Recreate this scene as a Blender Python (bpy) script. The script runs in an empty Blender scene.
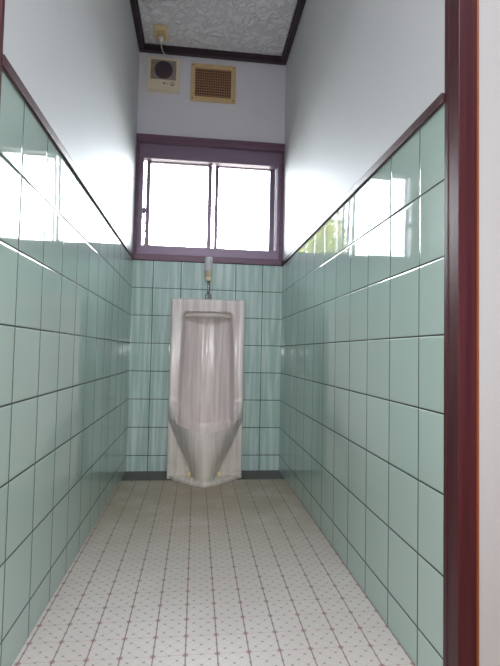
import bpy, bmesh, math, random
from mathutils import Vector, Matrix
random.seed(7)
S = bpy.context.scene
C = S.collection
W = 0.8308          # room width
ZT = 1.146          # top of the tiles
ZC = 2.347          # ceiling
P = 0.152           # tile pitch
YF = -1.752          # where the side walls meet the door frame
YH = -1.80          # hallway face of the wall
# ------------------------------------------------------------------ nodes
class NT:
    def __init__(s, name):
        s.m = bpy.data.materials.new(name); s.m.use_nodes = True
        s.t = s.m.node_tree; s.t.nodes.clear()
        s.out = s.n('ShaderNodeOutputMaterial'); s.b = s.n('ShaderNodeBsdfPrincipled')
        s.l(s.b.outputs[0], s.out.inputs[0])
    def n(s, k, **kw):
        x = s.t.nodes.new(k)
        for a, v in kw.items(): setattr(x, a, v)
        return x
    def l(s, a, b): s.t.links.new(a, b)
    def put(s, v, sock):
        if hasattr(v, 'is_output'): s.l(v, sock)
        else: sock.default_value = v
    def m_(s, op, a, b=0.0, c=0.0):
        x = s.n('ShaderNodeMath', operation=op)
        s.put(a, x.inputs[0]); s.put(b, x.inputs[1]); s.put(c, x.inputs[2])
        return x.outputs[0]
    def pos(s):
        g = s.n('ShaderNodeNewGeometry'); x = s.n('ShaderNodeSeparateXYZ')
        s.l(g.outputs['Position'], x.inputs[0]); return x.outputs, g
    def vec(s, x, y, z):
        c = s.n('ShaderNodeCombineXYZ'); s.put(x, c.inputs[0]); s.put(y, c.inputs[1]); s.put(z, c.inputs[2]); return c.outputs[0]
    def noise(s, v, scale, detail=2.0, rough=0.5, out='Fac'):
        x = s.n('ShaderNodeTexNoise'); 
        if v is not None: s.l(v, x.inputs['Vector'])
        x.inputs['Scale'].default_value = scale; x.inputs['Detail'].default_value = detail; x.inputs['Roughness'].default_value = rough
        return x.outputs[out]
    def mix(s, f, a, b):
        x = s.n('ShaderNodeMix', data_type='RGBA'); s.put(f, x.inputs[0]); s.put(a, x.inputs[6]); s.put(b, x.inputs[7]); return x.outputs[2]
    def step(s, v, lo, hi):
        x = s.n('ShaderNodeMapRange', interpolation_type='SMOOTHSTEP'); s.put(v, x.inputs[0])
        x.inputs[1].default_value = lo; x.inputs[2].default_value = hi; return x.outputs[0]
    def bump(s, h, dist, strength=1.0, normal=None):
        x = s.n('ShaderNodeBump'); x.inputs['Strength'].default_value = strength; x.inputs['Distance'].default_value = dist
        s.l(h, x.inputs['Height'])
        if normal is not None: s.l(normal, x.inputs['Normal'])
        return x.outputs[0]
def rgb(r, g, b):
    f = lambda c: ((c/255+.055)/1.055)**2.4 if c > 10 else c/255/12.92
    return (f(r), f(g), f(b), 1)
def simple(name, col, rough=.5, metal=0.0, spec=.5, nscale=None, nstr=.0004, var=0.0):
    t = NT(name); b = t.b
    b.inputs['Base Color'].default_value = col; b.inputs['Roughness'].default_value = rough
    b.inputs['Metallic'].default_value = metal; b.inputs['Specular IOR Level'].default_value = spec
    if nscale:
        o, g = t.pos(); n = t.noise(g.outputs['Position'], nscale, 3)
        t.l(t.bump(n, nstr), b.inputs['Normal'])
        if var:
            dark = tuple(c*(1-var) for c in col[:3])+(1,)
            t.l(t.mix(t.step(n, .3, .7), dark, col), b.inputs['Base Color'])
    return t.m
# glazed tiles: square grid with dark joints, cushioned edges, each tile a touch out of true
def tile_mat(name, axis, origin, streak):
    t = NT(name); o, g = t.pos()
    u = t.m_('DIVIDE', t.m_('SUBTRACT', o[axis], origin), P)
    v = t.m_('DIVIDE', t.m_('SUBTRACT', o[2], ZT), P)
    fu = t.m_('FRACT', u); fv = t.m_('FRACT', v)
    du = t.m_('MINIMUM', fu, t.m_('SUBTRACT', 1.0, fu)); dv = t.m_('MINIMUM', fv, t.m_('SUBTRACT', 1.0, fv))
    d = t.m_('MINIMUM', du, dv)
    tile = t.step(d, .009, .013)
    cell = t.vec(t.m_('FLOOR', u), t.m_('FLOOR', v), float(axis)*7)
    wn = t.n('ShaderNodeTexWhiteNoise', noise_dimensions='3D'); t.l(cell, wn.inputs['Vector'])
    sc = t.n('ShaderNodeSeparateColor'); t.l(wn.outputs['Color'], sc.inputs[0])
    # tilt of each tile
    tilt = t.m_('ADD', t.m_('MULTIPLY', t.m_('SUBTRACT', sc.outputs[0], .5), t.m_('SUBTRACT', fu, .5)),
                t.m_('MULTIPLY', t.m_('SUBTRACT', sc.outputs[1], .5), t.m_('SUBTRACT', fv, .5)))
    cush = t.m_('MULTIPLY', t.m_('POWER', t.m_('SUBTRACT', 1.0, t.m_('MINIMUM', t.m_('MULTIPLY', d, 26.0), 1.0)), 2.0), -0.0011)
    bow = t.m_('MULTIPLY', t.m_('ADD', t.m_('POWER', t.m_('SUBTRACT', fu, .5), 2.0), t.m_('POWER', t.m_('SUBTRACT', fv, .5), 2.0)), -0.0010)
    wav = t.m_('MULTIPLY', t.noise(g.outputs['Position'], 7.0, 1.0), 0.0003)
    h = t.m_('ADD', t.m_('ADD', t.m_('MULTIPLY', tilt, 0.0007), cush), t.m_('ADD', bow, wav))
    h = t.m_('ADD', h, t.m_('MULTIPLY', tile, 0.0006))
    if streak:
        sv = t.vec(t.m_('MULTIPLY', o[0], 60.0), 0.0, t.m_('MULTIPLY', o[2], 3.0))
        h = t.m_('ADD', h, t.m_('MULTIPLY', t.noise(sv, 1.0, 2.0), streak))
    t.l(t.bump(h, 1.0), t.b.inputs['Normal'])
    base = t.mix(sc.outputs[2], rgb(172, 194, 187), rgb(177, 199, 192)) if not streak else t.mix(sc.outputs[2], rgb(174, 200, 196), rgb(180, 206, 202))
    if streak:
        sv2 = t.vec(t.m_('MULTIPLY', o[0], 45.0), 3.0, t.m_('MULTIPLY', o[2], 2.0))
        base = t.mix(t.step(t.noise(sv2, 1.0, 3.0, .6), .42, .66), base, rgb(210, 226, 226))
    t.l(t.mix(tile, rgb(34, 42, 40), base), t.b.inputs['Base Color'])
    t.l(t.m_('SUBTRACT', .75, t.m_('MULTIPLY', tile, .71)), t.b.inputs['Roughness'])
    t.b.inputs['IOR'].default_value = 1.52
    return t.m
def floor_mat():
    t = NT('patterned_vinyl'); o, g = t.pos(); q = .0683
    u = t.m_('DIVIDE', t.m_('SUBTRACT', o[0], .0093), q); v = t.m_('DIVIDE', t.m_('SUBTRACT', o[1], -1.5685), .0675)
    fu = t.m_('FRACT', u); fv = t.m_('FRACT', v)
    du = t.m_('MINIMUM', fu, t.m_('SUBTRACT', 1.0, fu)); dv = t.m_('MINIMUM', fv, t.m_('SUBTRACT', 1.0, fv))
    lu = t.m_('SUBTRACT', 1.0, t.step(du, .014, .032)); lv = t.m_('SUBTRACT', 1.0, t.step(dv, .006, .016))
    # rosette at the grid nodes
    dn = t.m_('SQRT', t.m_('ADD', t.m_('POWER', du, 2.0), t.m_('POWER', dv, 2.0)))
    ring = t.m_('SUBTRACT', 1.0, t.step(t.m_('ABSOLUTE', t.m_('SUBTRACT', dn, .062)), .018, .042))
    # dots on the quarter lattice
    def dots(off):
        a = t.m_('FRACT', t.m_('ADD', t.m_('MULTIPLY', u, 2.0), off)); b = t.m_('FRACT', t.m_('ADD', t.m_('MULTIPLY', v, 2.0), off))
        a = t.m_('SUBTRACT', a, .5); b = t.m_('SUBTRACT', b, .5)
        r = t.m_('SQRT', t.m_('ADD', t.m_('MULTIPLY', a, a), t.m_('MULTIPLY', b, b)))
        return t.m_('SUBTRACT', 1.0, t.step(r, .055, .115))
    dd = t.m_('MAXIMUM', dots(0.0), dots(.5))
    # fine dotted diagonals
    s1 = t.m_('FRACT', t.m_('ADD', t.m_('MULTIPLY', t.m_('ADD', u, v), 2.0), .5)); s2 = t.m_('FRACT', t.m_('ADD', t.m_('MULTIPLY', t.m_('SUBTRACT', u, v), 2.0), .5))
    dg = t.m_('MINIMUM', t.m_('ABSOLUTE', t.m_('SUBTRACT', s1, .5)), t.m_('ABSOLUTE', t.m_('SUBTRACT', s2, .5)))
    dl = t.m_('MULTIPLY', t.m_('SUBTRACT', 1.0, t.step(dg, .02, .06)), .26)
    big = t.noise(g.outputs['Position'], 3.0, 3.0); fine = t.noise(g.outputs['Position'], 220.0, 2.0)
    base = t.mix(t.step(big, .35, .7), rgb(198, 190, 187), rgb(207, 200, 198))
    base = t.mix(t.m_('MULTIPLY', t.step(fine, .4, .7), .35), base, rgb(178, 172, 162))
    # dirt near the urinal: brown blotches trodden into the vinyl
    dirt = t.m_('MULTIPLY', t.step(t.noise(g.outputs['Position'], 6.0, 5.0, .65), .12, .60), t.m_('SUBTRACT', 1.0, t.step(t.m_('ABSOLUTE', t.m_('ADD', o[1], .25)), .25, 1.15)))
    base = t.mix(t.m_('MULTIPLY', dirt, .9), base, rgb(160, 148, 124))
    base = t.mix(dl, base, rgb(165, 150, 145))
    base = t.mix(t.m_('MULTIPLY', dd, .85), base, rgb(142, 126, 125))
    base = t.mix(t.m_('MULTIPLY', lv, .7), base, rgb(168, 138, 136))
    base = t.mix(t.m_('MULTIPLY', lu, .85), base, rgb(128, 105, 103))
    base = t.mix(t.m_('MULTIPLY', ring, .6), base, rgb(140, 96, 100))
    t.l(base, t.b.inputs['Base Color'])
    t.b.inputs['Roughness'].default_value = .42; t.b.inputs['Specular IOR Level'].default_value = .35
    h = t.m_('SUBTRACT', t.m_('MULTIPLY', fine, .0002), t.m_('MULTIPLY', t.m_('MAXIMUM', lu, lv), .0003))
    t.l(t.bump(h, 1.0), t.b.inputs['Normal'])
    return t.m
def paper_mat(name, col, emboss, scale, rough=.45, spec=.4):
    t = NT(name); o, g = t.pos()
    n = t.noise(g.outputs['Position'], 5.0, 3.0)
    b2 = tuple(c*.95 for c in col[:3])+(1,)
    t.l(t.mix(n, b2, col), t.b.inputs['Base Color'])
    t.b.inputs['Roughness'].default_value = rough; t.b.inputs['Specular IOR Level'].default_value = spec
    t.l(t.bump(t.noise(g.outputs['Position'], scale, 3.0), emboss), t.b.inputs['Normal'])
    return t.m
def ceiling_mat():
    t = NT('embossed_ceiling_paper'); o, g = t.pos()
    def v_(sc, amp, off):
        nv = t.n('ShaderNodeVectorMath', operation='MULTIPLY_ADD'); t.l(t.noise(g.outputs['Position'], sc, 2.0, .5, 'Color'), nv.inputs[0])
        nv.inputs[1].default_value = (amp, amp, 0); nv.inputs[2].default_value = (off, off, 0)
        ad = t.n('ShaderNodeVectorMath', operation='ADD'); t.l(nv.outputs[0], ad.inputs[0]); t.l(g.outputs['Position'], ad.inputs[1])
        vo = t.n('ShaderNodeTexVoronoi', feature='F1'); t.l(ad.outputs[0], vo.inputs['Vector']); vo.inputs['Scale'].default_value = 17.0
        return vo.outputs['Distance']
    e = t.m_('ABSOLUTE', t.m_('SUBTRACT', t.step(v_(8.0, .22, 0.0), .1, .7), t.step(v_(11.0, .2, .37), .1, .7)))
    h = t.m_('ADD', t.m_('MULTIPLY', e, .010), t.m_('MULTIPLY', t.noise(g.outputs['Position'], 60.0, 3.0), .003))
    t.l(t.bump(h, 1.0), t.b.inputs['Normal'])
    t.l(t.mix(t.step(e, .0, .35), rgb(224, 223, 228), rgb(242, 242, 246)), t.b.inputs['Base Color'])
    t.b.inputs['Roughness'].default_value = .8
    return t.m
def wood_mat(name, col, col2, rough=.25, axis=2):
    t = NT(name); o, g = t.pos()
    k = [70.0, 70.0, 70.0]; k[axis] = 2.5
    v = t.vec(t.m_('MULTIPLY', o[0], k[0]), t.m_('MULTIPLY', o[1], k[1]), t.m_('MULTIPLY', o[2], k[2]))
    n = t.noise(v, 1.0, 3.0, .6)
    t.l(t.mix(t.step(n, .3, .7), col, col2), t.b.inputs['Base Color'])
    t.b.inputs['Roughness'].default_value = rough
    t.l(t.bump(t.noise(g.outputs['Position'], 900.0, 1.0), .00012), t.b.inputs['Normal'])
    return t.m
def porcelain_mat():
    t = NT('stained_porcelain'); o, g = t.pos()
    sv = t.vec(t.m_('MULTIPLY', o[0], 42.0), t.m_('MULTIPLY', o[1], 10.0), t.m_('MULTIPLY', o[2], 2.2))
    n = t.noise(sv, 1.0, 4.0, .6)
    base = t.mix(t.step(n, .38, .66), rgb(208, 195, 195), rgb(234, 222, 222))
    low = t.m_('SUBTRACT', 1.0, t.step(o[2], .02, .33))
    base = t.mix(t.m_('MULTIPLY', low, .40), base, rgb(206, 205, 190))
    # grime drawn into the foot
    gr = t.m_('MULTIPLY', t.step(t.noise(g.outputs['Position'], 22.0, 4.0, .65), .45, .75), t.m_('SUBTRACT', 1.0, t.step(o[2], .015, .16)))
    base = t.mix(t.m_('MULTIPLY', gr, .5), base, rgb(142, 130, 104))
    t.l(base, t.b.inputs['Base Color'])
    t.l(t.m_('ADD', .10, t.m_('MULTIPLY', n, .25)), t.b.inputs['Roughness'])
    h = t.noise(sv, 1.0, 2.0); t.l(t.bump(h, .0032), t.b.inputs['Normal'])
    return t.m
def glass_mat():
    t = NT('window_glass'); t.t.nodes.remove(t.b)
    tr = t.n('ShaderNodeBsdfTransparent'); tr.inputs[0].default_value = (.96, .97, .97, 1)
    gl = t.n('ShaderNodeBsdfGlossy'); gl.inputs['Roughness'].default_value = .01
    fr = t.n('ShaderNodeFresnel'); fr.inputs[0].default_value = 1.45
    mx = t.n('ShaderNodeMixShader'); t.l(fr.outputs[0], mx.inputs[0]); t.l(tr.outputs[0], mx.inputs[1]); t.l(gl.outputs[0], mx.inputs[2])
    t.l(mx.outputs[0], t.out.inputs[0]); return t.m

M = {}
M['tile_left'] = tile_mat('glazed_tile_left', 1, -1.6317, 0)
M['tile_right'] = tile_mat('glazed_tile_right', 1, -1.6483, 0)
M['tile_back'] = tile_mat('glazed_tile_back', 0, W/2, 0.0012)
M['floor'] = floor_mat()
M['paper'] = paper_mat('side_wall_paint', rgb(205, 207, 211), .0012, 30.0, .55, .6)
M['paper_back'] = paper_mat('back_wall_paint', rgb(226, 225, 234), .0006, 20.0, .4, .5)
M['hall_paper'] = paper_mat('hall_wall_paint', rgb(184, 183, 185), .0006, 60.0, .6)
M['ceiling'] = ceiling_mat()
M['wood'] = wood_mat('maroon_lacquered_wood', rgb(58, 18, 26), rgb(78, 28, 36), .42)
M['wood_y'] = wood_mat('maroon_wood_along', rgb(56, 26, 32), rgb(74, 36, 42), .45, 1)
M['wood_x'] = wood_mat('hazed_casing_wood', rgb(102, 74, 94), rgb(120, 90, 108), .3, 0)  # casing tone lifted towards mauve: window flare painted into the colour
M['dark_trim'] = wood_mat('dark_cornice_wood', rgb(44, 32, 42), rgb(58, 42, 52), .3, 0)
M['edge'] = simple('orange_brown_edge', rgb(132, 72, 44), .4)
M['alu'] = simple('hazed_bronze_aluminium', rgb(138, 120, 142), .35, .25)  # bronze lightened, the veil of glare around the window is in this colour
M['glass'] = glass_mat()
M['porcelain'] = porcelain_mat()
M['slot'] = simple('spreader_porcelain', rgb(208, 198, 196), .15, nscale=40, nstr=.0004)
M['chrome'] = simple('dull_chrome', rgb(170, 170, 172), .22, .9)
M['clear_cap'] = simple('milky_plastic', rgb(206, 206, 214), .18)
M['cap_core'] = simple('tan_plastic', rgb(200, 178, 160), .35)
M['cream'] = simple('cream_plastic', rgb(226, 206, 166), .4)
M['cream_pale'] = simple('pale_cream_plastic', rgb(228, 216, 190), .4)
M['vent_cream'] = simple('yellowed_vent_plastic', rgb(212, 184, 136), .45, nscale=30, var=.08)
M['vent_dark'] = simple('vent_backing', rgb(110, 84, 76), .8)
M['vent_tan'] = simple('tan_louvre', rgb(190, 146, 108), .5, nscale=30, var=.12)
M['grey_panel'] = simple('grey_panel', rgb(158, 144, 136), .4, nscale=60, var=.25)
M['dark_grille'] = simple('dark_speaker', rgb(76, 64, 72), .6, nscale=300, nstr=.001)
M['white_cord'] = simple('white_cord', rgb(222, 218, 206), .4)
M['bolt'] = simple('yellowed_bolt_cap', rgb(222, 206, 170), .25)
M['strip'] = simple('dark_floor_strip', rgb(92, 86, 84), .5, nscale=35, nstr=.001, var=.2)
M['ground'] = simple('outdoor_ground', rgb(150, 145, 130), .9, nscale=4, var=.2)
M['bark'] = simple('bark', rgb(100, 84, 66), .9, nscale=30, nstr=.004, var=.3)
M['leaf'] = simple('leaf', rgb(118, 116, 30), .6, nscale=8, var=.35)
M['hall_floor'] = wood_mat('hall_floor_boards', rgb(150, 118, 84), rgb(168, 134, 98), .4, 0)
# ------------------------------------------------------------------ mesh helpers
def box(bm, x0, x1, y0, y1, z0, z1, mi=0, bev=0.0):
    r = bmesh.ops.create_cube(bm, size=1.0); vs = r['verts']
    for v in vs:
        v.co = Vector((x0+(v.co.x+.5)*(x1-x0), y0+(v.co.y+.5)*(y1-y0), z0+(v.co.z+.5)*(z1-z0)))
    fs = set(f for v in vs for f in v.link_faces)
    for f in fs: f.material_index = mi
    if bev:
        es = list(set(e for v in vs for e in v.link_edges))
        r2 = bmesh.ops.bevel(bm, geom=es, offset=bev, segments=2, affect='EDGES', profile=.6)
        for f in r2['faces']: f.material_index = mi
def tube(bm, pts, r, seg=16, mi=0, caps=True):
    rings = []; n = len(pts); pts = [Vector(p) for p in pts]
    rr = r if isinstance(r, (list, tuple)) else [r]*n
    up = None
    for i, p in enumerate(pts):
        d = (pts[min(i+1, n-1)]-pts[max(i-1, 0)]).normalized()
        if up is None:
            up = Vector((1, 0, 0)) if abs(d.x) < .9 else Vector((0, 1, 0))
        a = (up-d*up.dot(d)).normalized(); up = a; b = d.cross(a)
        rings.append([bm.verts.new(p+(a*math.cos(t)+b*math.sin(t))*rr[i]) for t in [2*math.pi*k/seg for k in range(seg)]])
    for i in range(n-1):
        for k in range(seg):
            f = bm.faces.new((rings[i][k], rings[i][(k+1) % seg], rings[i+1][(k+1) % seg], rings[i+1][k])); f.smooth = True; f.material_index = mi
    if caps:
        bm.faces.new(rings[0][::-1]).material_index = mi; bm.faces.new(rings[-1]).material_index = mi
def lathe(bm, c, prof, axis='z', seg=28, mi=0):
    # prof: list of (radius, height) ; closed with caps when radius > 0 at the ends
    c = Vector(c); rings = []
    ax = {'z': (Vector((1, 0, 0)), Vector((0, 1, 0)), Vector((0, 0, 1))), 'y': (Vector((1, 0, 0)), Vector((0, 0, 1)), Vector((0, -1, 0)))}[axis]
    for r, h in prof:
        rings.append([bm.verts.new(c+ax[0]*(r*math.cos(t))+ax[1]*(r*math.sin(t))+ax[2]*h) for t in [2*math.pi*k/seg for k in range(seg)]])
    for i in range(len(rings)-1):
        for k in range(seg):
            f = bm.faces.new((rings[i][k], rings[i][(k+1) % seg], rings[i+1][(k+1) % seg], rings[i+1][k])); f.smooth = True; f.material_index = mi
    bm.faces.new(rings[0][::-1]).material_index = mi; bm.faces.new(rings[-1]).material_index = mi
def link(name, bm, mats, parent=None, smooth_angle=None):
    bmesh.ops.recalc_face_normals(bm, faces=bm.faces)
    me = bpy.data.meshes.new(name)
    if parent is not None: bmesh.ops.translate(bm, vec=-parent.location, verts=bm.verts)
    bm.to_mesh(me); bm.free()
    for m in (mats if isinstance(mats, list) else [mats]): me.materials.append(m)
    o = bpy.data.objects.new(name, me); C.objects.link(o)
    if parent is not None: o.parent = parent
    return o
def recenter(o, loc):
    loc = Vector(loc); o.data.transform(Matrix.Translation(-loc)); o.location = loc; return o
def struct(name, bm, mats, parent=None):
    o = link(name, bm, mats, parent)
    if parent is None: o['kind'] = 'structure'
    return o
def thing(name, label, cat, loc, group=None):
    o = bpy.data.objects.new(name, None); C.objects.link(o); o.location = loc
    o.empty_display_size = .1
    o['label'] = label; o['category'] = cat
    if group: o['group'] = group
    return o
B = bmesh.new
# ------------------------------------------------------------------ the room
bm = B(); box(bm, -.001, W+.001, YF-.06, -.192, -.05, 0); struct('floor', bm, M['floor'])
bm = B(); box(bm, -.001, W+.001, -.192, .0, -.05, -.0015); struct('trim_1', bm, M['strip'])
bm = B(); box(bm, -.12, 0, YF, .12, -.05, ZT, 0); box(bm, -.12, 0, YF, .12, ZT, ZC+.02, 1)
struct('wall_left', bm, [M['tile_left'], M['paper']])
bm = B(); box(bm, W, W+.12, YF, .12, -.05, ZT, 0); box(bm, W, W+.12, YF, .12, ZT, ZC+.02, 1)
struct('wall_right', bm, [M['tile_right'], M['paper']])
ZW = 1.843
bm = B(); box(bm, 0, W, 0, .12, -.05, ZT, 0); box(bm, 0, W, 0, .12, ZW, ZC+.02, 1)
struct('wall_back', bm, [M['tile_back'], M['paper_back']])
bm = B(); box(bm, -.12, W+.12, YH, .12, ZC, ZC+.1); struct('ceiling', bm, M['ceiling'])
# dado rails over the tiles
for nm, x0, x1 in (('trim_2', 0, .007), ('trim_3', W-.007, W)):
    bm = B(); box(bm, x0, x1, YF, -.0, ZT, ZT+.021, 0, .0015); struct(nm, bm, M['wood_y'])
# cornice: stepped dark moulding on the three walls
def cornice(nm, boxes):
    bm = B()
    for b in boxes: box(bm, *b, 0, .0015)
    struct(nm, bm, M['dark_trim'])
zc0 = 2.3144
cornice('trim_4', [(0, W, -.026, 0, zc0, ZC), (0, W, -.034, -.0, zc0+.014, ZC)])
cornice('trim_5', [(0, .026, YF, -.034, zc0, ZC), (0, .034, YF, -.034, zc0+.014, ZC)])
cornice('trim_6', [(W-.026, W, YF, -.034, zc0, ZC), (W-.034, W, YF, -.034, zc0+.014, ZC)])
# ------------------------------------------------------------------ window
w1 = bpy.data.objects.new('window_1', None); C.objects.link(w1); w1.location = (W/2, .04, ZT); w1['kind'] = 'structure'
bm = B()
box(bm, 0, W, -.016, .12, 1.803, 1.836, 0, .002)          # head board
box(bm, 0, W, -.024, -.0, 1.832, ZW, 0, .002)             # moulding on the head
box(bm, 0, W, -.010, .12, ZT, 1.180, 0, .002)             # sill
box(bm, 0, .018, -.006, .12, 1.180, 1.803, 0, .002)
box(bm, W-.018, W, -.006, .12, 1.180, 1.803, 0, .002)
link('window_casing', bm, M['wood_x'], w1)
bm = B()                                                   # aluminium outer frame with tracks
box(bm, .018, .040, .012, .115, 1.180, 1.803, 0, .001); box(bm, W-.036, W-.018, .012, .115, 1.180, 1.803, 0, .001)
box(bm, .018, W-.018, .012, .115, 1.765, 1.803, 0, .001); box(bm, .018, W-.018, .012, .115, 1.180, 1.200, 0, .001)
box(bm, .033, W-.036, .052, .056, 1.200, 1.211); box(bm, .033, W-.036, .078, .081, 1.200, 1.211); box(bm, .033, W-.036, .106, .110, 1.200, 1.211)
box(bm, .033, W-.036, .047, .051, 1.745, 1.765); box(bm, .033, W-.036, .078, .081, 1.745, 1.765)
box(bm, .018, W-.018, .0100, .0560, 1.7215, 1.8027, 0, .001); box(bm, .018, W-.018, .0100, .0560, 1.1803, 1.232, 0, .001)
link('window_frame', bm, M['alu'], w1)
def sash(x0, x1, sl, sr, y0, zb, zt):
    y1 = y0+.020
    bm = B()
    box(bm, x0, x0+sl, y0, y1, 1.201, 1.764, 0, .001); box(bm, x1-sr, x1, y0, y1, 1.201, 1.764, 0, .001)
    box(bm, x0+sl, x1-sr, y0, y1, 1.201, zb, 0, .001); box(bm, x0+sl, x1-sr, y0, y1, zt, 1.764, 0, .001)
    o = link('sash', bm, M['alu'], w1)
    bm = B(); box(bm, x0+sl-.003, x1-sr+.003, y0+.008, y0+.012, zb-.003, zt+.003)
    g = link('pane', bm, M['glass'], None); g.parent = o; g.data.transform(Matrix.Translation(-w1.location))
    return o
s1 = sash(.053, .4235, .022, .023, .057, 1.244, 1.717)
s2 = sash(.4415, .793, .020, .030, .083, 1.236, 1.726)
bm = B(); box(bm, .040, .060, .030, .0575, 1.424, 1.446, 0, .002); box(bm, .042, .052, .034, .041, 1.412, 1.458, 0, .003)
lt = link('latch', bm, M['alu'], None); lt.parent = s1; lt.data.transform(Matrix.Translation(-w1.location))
# ------------------------------------------------------------------ door frame and hallway
d1 = bpy.data.objects.new('door_1', None); C.objects.link(d1); d1.location = (W/2, YF, 0); d1['kind'] = 'structure'
for s in (0, 1):
    bm = B()
    X = lambda a: (W+a) if s else (0-a)
    def bx(a0, a1, y0, y1, z0, z1, bev=.0015):
        x0, x1 = sorted((X(a0), X(a1))); box(bm, x0, x1, y0, y1, z0, z1, 0, bev)
    bx(-.0003, .034, YH-.002, YF, 0, 2.02)
    bx(-.0012 if s else -.0045, .030, YF-.014, YF-.001, 0, 2.02, .0004)
    link('jamb', bm, M['wood'], d1)
    bm = B(); bx(.034, .0375, YH-.006, YF-.02, 0, 2.05, .001)
    o = link('casing_edge', bm, M['edge'], d1); o['label'] = 'thin orange brown edge strip'
bm = B(); box(bm, -.034, W+.034, YH-.002, YF, 2.02, 2.06, 0, .002); link('head_jamb', bm, M['wood'], d1)
bm = B(); box(bm, 0, W, YH-.01, YF-.06, -.05, .004, 0, .002); link('threshold', bm, M['wood'], d1)
HX0, HX1, HY = -1.0, 2.1, -3.9
bm = B()
box(bm, HX0, -.0375, YH+.006, YF, -.05, ZC+.1); box(bm, W+.0375, HX1, YH+.006, YF, -.05, ZC+.1); box(bm, -.0375, W+.0375, YH+.006, YF, 2.06, ZC+.1)
struct('wall_front', bm, M['hall_paper'])
bm = B(); box(bm, HX0, HX1, HY-.1, HY, -.05, ZC+.1); struct('wall_hall', bm, M['hall_paper'])
bm = B(); box(bm, HX0-.1, HX0, HY-.1, YF, -.05, ZC+.1); struct('wall_hall_left', bm, M['hall_paper'])
bm = B(); box(bm, HX1, HX1+.1, HY-.1, YF, -.05, ZC+.1); struct('wall_hall_right', bm, M['hall_paper'])
bm = B(); box(bm, HX0, HX1, HY, YH-.01, -.05, 0); struct('floor_hall', bm, M['hall_floor'])
bm = B(); box(bm, HX0-.1, HX1+.1, HY-.1, YH, ZC, ZC+.1); struct('ceiling_hall', bm, M['hall_paper'])
# ------------------------------------------------------------------ urinal
UX = .4150; UH = .925
def sm(a, b, x):
    t = min(1, max(0, (x-a)/(b-a))); return t*t*(3-2*t)
BW = [(0, .064), (.03, .068), (.06, .078), (.095, .094), (.13, .112), (.175, .137), (.22, .155), (.272, .178), (.31, .192), (.5, .2), (1, .2)]
def bw(z):
    for (z0, b0), (z1, b1) in zip(BW, BW[1:]):
        if z <= z1: return b0+(b1-b0)*(z-z0)/(z1-z0)
    return .2
def zlip(x): return .258+.042*(abs(x)/.16)**1.7
def sink(x, z):                                            # the hollow of the bowl behind the lip
    wr = .133+.012*sm(.85, .4, z); i = sm(.003, -.020, ((zlip(x)+.002)-z)*2)
    return .11*math.sin(math.pi*i)**.8*sm(.0, -.05, abs(x)-wr) if 0 < i < 1 else 0
def front(x, z):
    ax = abs(x)
    fl = .160+.008*sm(.7, .2, z)
    b = bw(z); k = ax/b
    prof = (1-min(1, k)**2.4)**.85 if k < 1 else 0
    zl = zlip(x)
    A = .162*(1-.12*sm(.27, .06, z))
    if z > zl: A *= (1-sm(zl, zl+.11, z))
    F = fl+A*prof
    # foot plinth, bowed in plan
    foot = .150+.178*max(0, 1-(ax/.192)**1.45)
    F = max(F, foot*(1-sm(.017, .026, z))) if z < .03 else F
    # recess
    wr = .133+.012*sm(.85, .4, z)
    top = .858
    if ax > wr-.022 and z > top-.022:                        # rounded upper corners
        dd = math.hypot(ax-(wr-.022), z-(top-.022))-.022
    else: dd = max(ax-wr, z-top)
    dd = max(dd, ((zl+.002)-z)*2)
    ins = sm(.003, -.020, dd)
    inner = .078+.050*min(1, ax/wr)**2.6
    F = F*(1-ins)+min(F, inner)*ins
    # rounded outer edges
    e = .192-ax
    if e < .009: F -= .009-math.sqrt(max(0, .009**2-(.009-e)**2))
    e = UH-z
    if e < .014: F -= .014-math.sqrt(max(0, .014**2-(.014-e)**2))
    return F
ur = thing('stall_urinal', 'tall white porcelain floor-standing urinal with water streaks, on the back wall', 'urinal', (UX, -.08, 0))
bm = B(); xs = [-.192, -.1913, -.1895, -.187, -.184] + [-.181+i*.362/100 for i in range(101)] + [.184, .187, .1895, .1913, .192]
zs = [.0] + [.004*i for i in range(1, 63)] + [.252+.001*i for i in range(0, 96)] + [.348+.004*i for i in range(0, 141)] + [.914, .918, .9215, .9238, UH]
YB = .003
g = [[bm.verts.new((UX+x, -front(x, z), z-sink(x, z))) for x in xs] for z in zs]
for j in range(len(zs)-1):
    for i in range(len(xs)-1):
        f = bm.faces.new((g[j][i], g[j][i+1], g[j+1][i+1], g[j+1][i])); f.smooth = True
nx, nz = len(xs)-1, len(zs)-1
bl = [bm.verts.new((UX-.192, -YB, z)) for z in zs]; br = [bm.verts.new((UX+.192, -YB, z)) for z in zs]
for j in range(nz):
    bm.faces.new((bl[j], g[j][0], g[j+1][0], bl[j+1])); bm.faces.new((g[j][nx], br[j], br[j+1], g[j+1][nx]))
bm.faces.new([bl[nz]]+[g[nz][i] for i in range(nx+1)]+[br[nz]])
bm.faces.new([br[0]]+[g[0][i] for i in range(nx, -1, -1)]+[bl[0]])
bm.faces.new([bl[j] for j in range(nz+1)]+[br[j] for j in range(nz, -1, -1)])
link('bowl', bm, M['porcelain'], ur)
bm = B()                                                   # water spreader: rounded bar under the top of the recess
n = 24; pts = []; rad = []
for i in range(n+1):
    x = -.124+.248*i/n; e = .124-abs(x)
    pts.append((UX+x, -.118-.022*(1-(x/.124)**2), .842-.006*(abs(x)/.124)**6)); rad.append(max(.003, .013*math.sqrt(min(1, (e+.0015)/.014))))
tube(bm, pts, rad, 14)
o = link('water_spreader', bm, M['slot'], ur)
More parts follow.
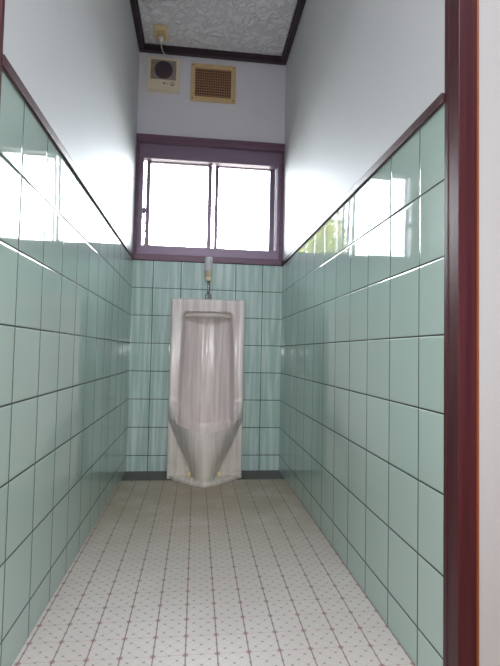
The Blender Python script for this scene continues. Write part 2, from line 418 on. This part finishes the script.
for x, z in ((.3345, 0), (.4885, 0)):
    bm = B(); lathe(bm, (x, -.205, .0225), [(.0135, -.006), (.0135, .012), (.0125, .018), (.009, .0225), (.004, .0245), (.0005, .025)])
    o = link('bolt_cap', bm, M['bolt'], ur); o['label'] = 'yellowed round bolt cap'
# ------------------------------------------------------------------ flush valve
fv = thing('flush_valve', 'small chrome push flush valve and pipe above the urinal', 'flush valve', (.4145, -.083, .925))
cx, cy = .4150, -.083
bm = B(); lathe(bm, (.4145, cy, .9255), [(.022, 0), (.022, .008), (.018, .012), (.018, .030), (.0135, .036), (.0115, .040)]); link('spud_nut', bm, M['chrome'], fv)
bm = B(); tube(bm, [(.4145, cy, .95), (.4148, cy, .99), (cx, cy, 1.035)], .0088, 16); link('flush_pipe', bm, M['chrome'], fv)
bm = B(); lathe(bm, (cx-.001, cy, 1.030), [(.012, 0), (.017, .003), (.017, .020), (.013, .024)]); o = link('collar', bm, M['cream_pale'], fv); o['label'] = 'white plastic collar'
bm = B(); lathe(bm, (cx-.003, cy, 1.054), [(.014, 0), (.0185, .004), (.0195, .028), (.0195, .034)]); tube(bm, [(cx-.003, cy, 1.072), (cx-.003, -.012, 1.072), (cx-.003, -.0008, 1.072)], [.011, .011, .011], 16); lathe(bm, (cx-.003, -.001, 1.072), [(.020, 0), (.020, .004), (.012, .007)], 'y'); o = link('valve_body', bm, M['cap_core'], fv)
bm = B(); lathe(bm, (cx-.003, cy, 1.088), [(.0198, 0), (.0208, .005), (.0216, .066), (.0195, .072), (.008, .073)]); o = link('push_button', bm, M['clear_cap'], fv); o['label'] = 'milky white push cap'
# ------------------------------------------------------------------ devices on the back wall
t = thing('gas_detector', 'small cream plastic wall unit with dark round speaker, above the window', 'gas detector', (.137, 0, 2.18))
z0, z1 = 2.0925, 2.279
bm = B(); box(bm, .050, .225, -.030, 0.0, z0, z1, 0, .004); box(bm, .060, .216, -.032, -.029, z0+.004, z0+.010, 0, .001); link('case', bm, M['cream_pale'], t)
bm = B(); box(bm, .068, .207, -.033, -.0295, 2.152, 2.262, 0, .0015); p = link('speaker_panel', bm, M['grey_panel'], t)
bm = B(); lathe(bm, (.1385, -.033, 2.206), [(.050, -.001), (.050, .0015), (.046, .003), (.002, .0035)], 'y', 32)
for k in range(-4, 5):
    hw = math.sqrt(max(0, .045**2-(k*.0095)**2)); box(bm, .1385-hw, .1385+hw, -.0375, -.0355, 2.206+k*.0095-.0015, 2.206+k*.0095+.0015)
o = link('round_grille', bm, M['dark_grille'], t)
bm = B(); lathe(bm, (.188, -.030, 2.131), [(.011, -.001), (.011, .004), (.009, .005), (.001, .005)], 'y'); o = link('dial', bm, M['grey_panel'], t)
bm = B(); lathe(bm, (.188, -.0350, 2.131), [(.0055, -.001), (.0055, .001), (.001, .0012)], 'y'); link('dial_cap', bm, M['cream_pale'], t)
bm = B(); lathe(bm, (.163, -.030, 2.131), [(.003, -.001), (.003, .002), (.001, .003)], 'y'); o = link('indicator_light', bm, M['dark_grille'], t)
bm = B(); box(bm, .136, .152, -.0315, -.0295, 2.126, 2.137, 0, .001); link('button', bm, M['grey_panel'], t)

t = thing('vent_grille', 'yellowed cream slotted rectangular ventilation grille above the window', 'vent', (.414, 0, 2.17))
X0, X1, Z0, Z1 = .2875, .541, 2.060, 2.274
bm = B(); b = .0255
box(bm, X0, X1, -.014, -.0005, Z1-b, Z1, 0, .003); box(bm, X0, X1, -.014, -.0005, Z0, Z0+b, 0, .003)
box(bm, X0, X0+b, -.0138, -.0005, Z0+b*.8, Z1-b*.8, 0, .002); box(bm, X1-b, X1, -.0138, -.0005, Z0+b*.8, Z1-b*.8, 0, .002)
link('grille_frame', bm, M['vent_cream'], t)
bm = B(); box(bm, X0+b*.8, X1-b*.8, -.003, -.0007, Z0+b*.8, Z1-b*.8); link('backing', bm, M['vent_dark'], t)
bm = B(); n = 11; hh = (Z1-Z0-2*b)/n
for i in range(n):                                          # louvre slats, tilted
    zc = Z0+b+hh*(i+.5)
    vs = [bm.verts.new(c) for c in ((X0+b*.9, -.0125, zc-.0030), (X1-b*.9, -.0125, zc-.0030), (X1-b*.9, -.004, zc+.0035), (X0+b*.9, -.004, zc+.0035),
                                    (X0+b*.9, -.0125, zc-.0006), (X1-b*.9, -.0125, zc-.0006), (X1-b*.9, -.004, zc+.0058), (X0+b*.9, -.004, zc+.0058))]
    for f in ((0, 1, 2, 3), (4, 5, 6, 7), (0, 1, 5, 4), (2, 3, 7, 6), (1, 2, 6, 5), (0, 3, 7, 4)): bm.faces.new([vs[k] for k in f])
nv = 16
for i in range(1, nv):
    xx = X0+b+(X1-X0-2*b)*i/nv; box(bm, xx-.0011, xx+.0011, -.0120, -.003, Z0+b*.9, Z1-b*.9)
link('louvre', bm, M['vent_tan'], t)
for sx in (X0+.012, X1-.012):
    for sz in (Z0+.012, Z1-.012):
        bm = B(); lathe(bm, (sx, -.0138, sz), [(.0042, -.001), (.0042, .001), (.002, .0018)], 'y', 12); link('screw', bm, M['vent_dark'], t)

# outlet on the ceiling with the alarm's plug
t = thing('ceiling_outlet', 'cream power outlet plate on the ceiling beside the dark cornice', 'outlet', (.127, -.135, ZC))
bm = B(); box(bm, .089, .166, -.196, -.076, ZC-.009, ZC-.0003, 0, .003); link('plate', bm, M['cream'], t)
bm = B(); box(bm, .106, .149, -.168, -.094, ZC-.012, ZC-.008, 0, .0015); link('socket', bm, M['vent_cream'], t)
t = thing('power_cord', 'white plug and thin cord hanging from the ceiling outlet to the cream wall unit', 'cord', (.127, -.115, ZC-.013))
bm = B(); lathe(bm, (.1275, -.118, ZC-.040), [(.007, 0), (.012, .005), (.015, .014), (.015, .0275)]); link('plug', bm, M['white_cord'], t)
cp = [Vector(c) for c in ((.1275, -.118, ZC-.036), (.128, -.115, ZC-.048), (.130, -.095, ZC-.058), (.135, -.065, ZC-.060), (.142, -.046, ZC-.058), (.150, -.040, ZC-.062), (.155, -.038, 2.275), (.153, -.033, 2.262+.018), (.148, -.0200, 2.2785))]
pts = []
for i in range(len(cp)-1):
    p0, p1, p2, p3 = cp[max(i-1, 0)], cp[i], cp[i+1], cp[min(i+2, len(cp)-1)]
    for k in range(6):
        s = k/6; pts.append(.5*((2*p1)+(p2-p0)*s+(2*p0-5*p1+4*p2-p3)*s*s+(3*p1-p0-3*p2+p3)*s**3))
pts.append(cp[-1])
bm = B(); tube(bm, pts, .0028, 8); link('cable', bm, M['white_cord'], t)

# ------------------------------------------------------------------ outdoors
bm = B(); box(bm, -25, 25, .5, 60, -.9, -.6); struct('ground', bm, M['ground'])
tr = thing('tree', 'yellow-green leafy tree outside, mirrored in the glossy right wall tiles', 'tree', (-1.4, 7.6, -.6))
bm = B(); tube(bm, [(-1.4, 7.6, -.6), (-1.38, 7.6, .4), (-1.42, 7.62, 1.6), (-1.4, 7.6, 3.0)], [.10, .08, .06, .03], 12)
for a in range(7):
    an = a*.9; tube(bm, [(-1.4, 7.6, 1.1+a*.2), (-1.4+.3*math.cos(an), 7.6+.7*math.sin(an), 1.8+a*.18), (-1.4+.55*math.cos(an), 7.6+.7*math.sin(an), 2.2+a*.18)], [.05, .035, .015], 8)
link('trunk', bm, M['bark'], tr)
bm = B()
for i in range(9000):
    while 1:
        v = Vector((random.uniform(-1, 1), random.uniform(-1, 1), random.uniform(-1, 1)))
        if .25 < v.length < 1: break
    lump = 1+.18*math.sin(v.x*7+v.z*5)*math.cos(v.y*6)
    c = Vector((-1.4+v.x*.64*lump, 7.6+v.y*1.0*lump, 2.35+v.z*1.7*lump))
    a = Vector((random.gauss(0, 1), random.gauss(0, 1), random.gauss(0, 1))).normalized(); b = a.orthogonal().normalized()
    s = random.uniform(.05, .085)
    bm.faces.new([bm.verts.new(c+q) for q in (-a*s, b*s*.45, a*s, -b*s*.45)])
link('crown', bm, M['leaf'], tr)
# ------------------------------------------------------------------ light
wd = bpy.data.worlds.new('sky'); S.world = wd; wd.use_nodes = True
nt = wd.node_tree; nt.nodes.clear()
bg = nt.nodes.new('ShaderNodeBackground'); ow = nt.nodes.new('ShaderNodeOutputWorld')
tc = nt.nodes.new('ShaderNodeTexCoord'); sx = nt.nodes.new('ShaderNodeSeparateXYZ'); cr = nt.nodes.new('ShaderNodeValToRGB')
nt.links.new(tc.outputs['Generated'], sx.inputs[0]); nt.links.new(sx.outputs[2], cr.inputs[0]); nt.links.new(cr.outputs[0], bg.inputs[0]); nt.links.new(bg.outputs[0], ow.inputs[0])
cr.color_ramp.elements[0].position = 0; cr.color_ramp.elements[0].color = (.93, .97, 1, 1)
cr.color_ramp.elements[1].position = .8; cr.color_ramp.elements[1].color = (.84, .91, 1, 1)
bg.inputs[1].default_value = 25.0
wd.cycles.sampling_method = 'MANUAL'; wd.cycles.sample_map_resolution = 256
def light(name, kind, loc, power, col=(1, 1, 1), **kw):
    d = bpy.data.lights.new(name, kind); d.energy = power; d.color = col
    for k, v in kw.items(): setattr(d, k, v)
    o = bpy.data.objects.new(name, d); C.objects.link(o); o.location = loc; return o
light('hall_fill_light', 'AREA', (.45, -3.0, ZC-.03), 42, (.95, .975, 1), shape='DISK', size=1.3)  # unseen fill lamp, added in the hall for soft ambient light
light('camera_flash', 'AREA', (.3575-.01, -2.62, .6468+.045), 8, (1, 1, 1), shape='RECTANGLE', size=.02, size_y=.012).rotation_euler = (math.radians(90+2.47), 0, -.1133)
# ------------------------------------------------------------------ camera
cam = bpy.data.cameras.new('camera'); co = bpy.data.objects.new('camera', cam); C.objects.link(co)
ya, pi, ro, f = .1133, .0431, .0206, 468.17
F = Vector((math.sin(ya)*math.cos(pi), math.cos(ya)*math.cos(pi), math.sin(pi))); R = Vector((math.cos(ya), -math.sin(ya), 0)); U = R.cross(F)
R2 = R*math.cos(ro)+U*math.sin(ro); U2 = -R*math.sin(ro)+U*math.cos(ro)
co.matrix_world = Matrix(((R2.x, U2.x, -F.x, .3575), (R2.y, U2.y, -F.y, -2.6044), (R2.z, U2.z, -F.z, .6468), (0, 0, 0, 1)))
cam.sensor_fit = 'VERTICAL'; cam.sensor_height = 36; cam.lens = f/666*36; cam.clip_start = .02
S.camera = co
vs = S.view_settings; S.display_settings.display_device = 'sRGB'
vs.view_transform = 'Standard'; vs.look = 'None'; vs.exposure = 0.0; vs.gamma = 1; vs.use_curve_mapping = False
cy_ = S.cycles
cy_.use_denoising = True; cy_.max_bounces = 10; cy_.diffuse_bounces = 6; cy_.glossy_bounces = 5; cy_.transparent_max_bounces = 12
cy_.sample_clamp_indirect = 6.0; cy_.caustics_reflective = False; cy_.caustics_refractive = False
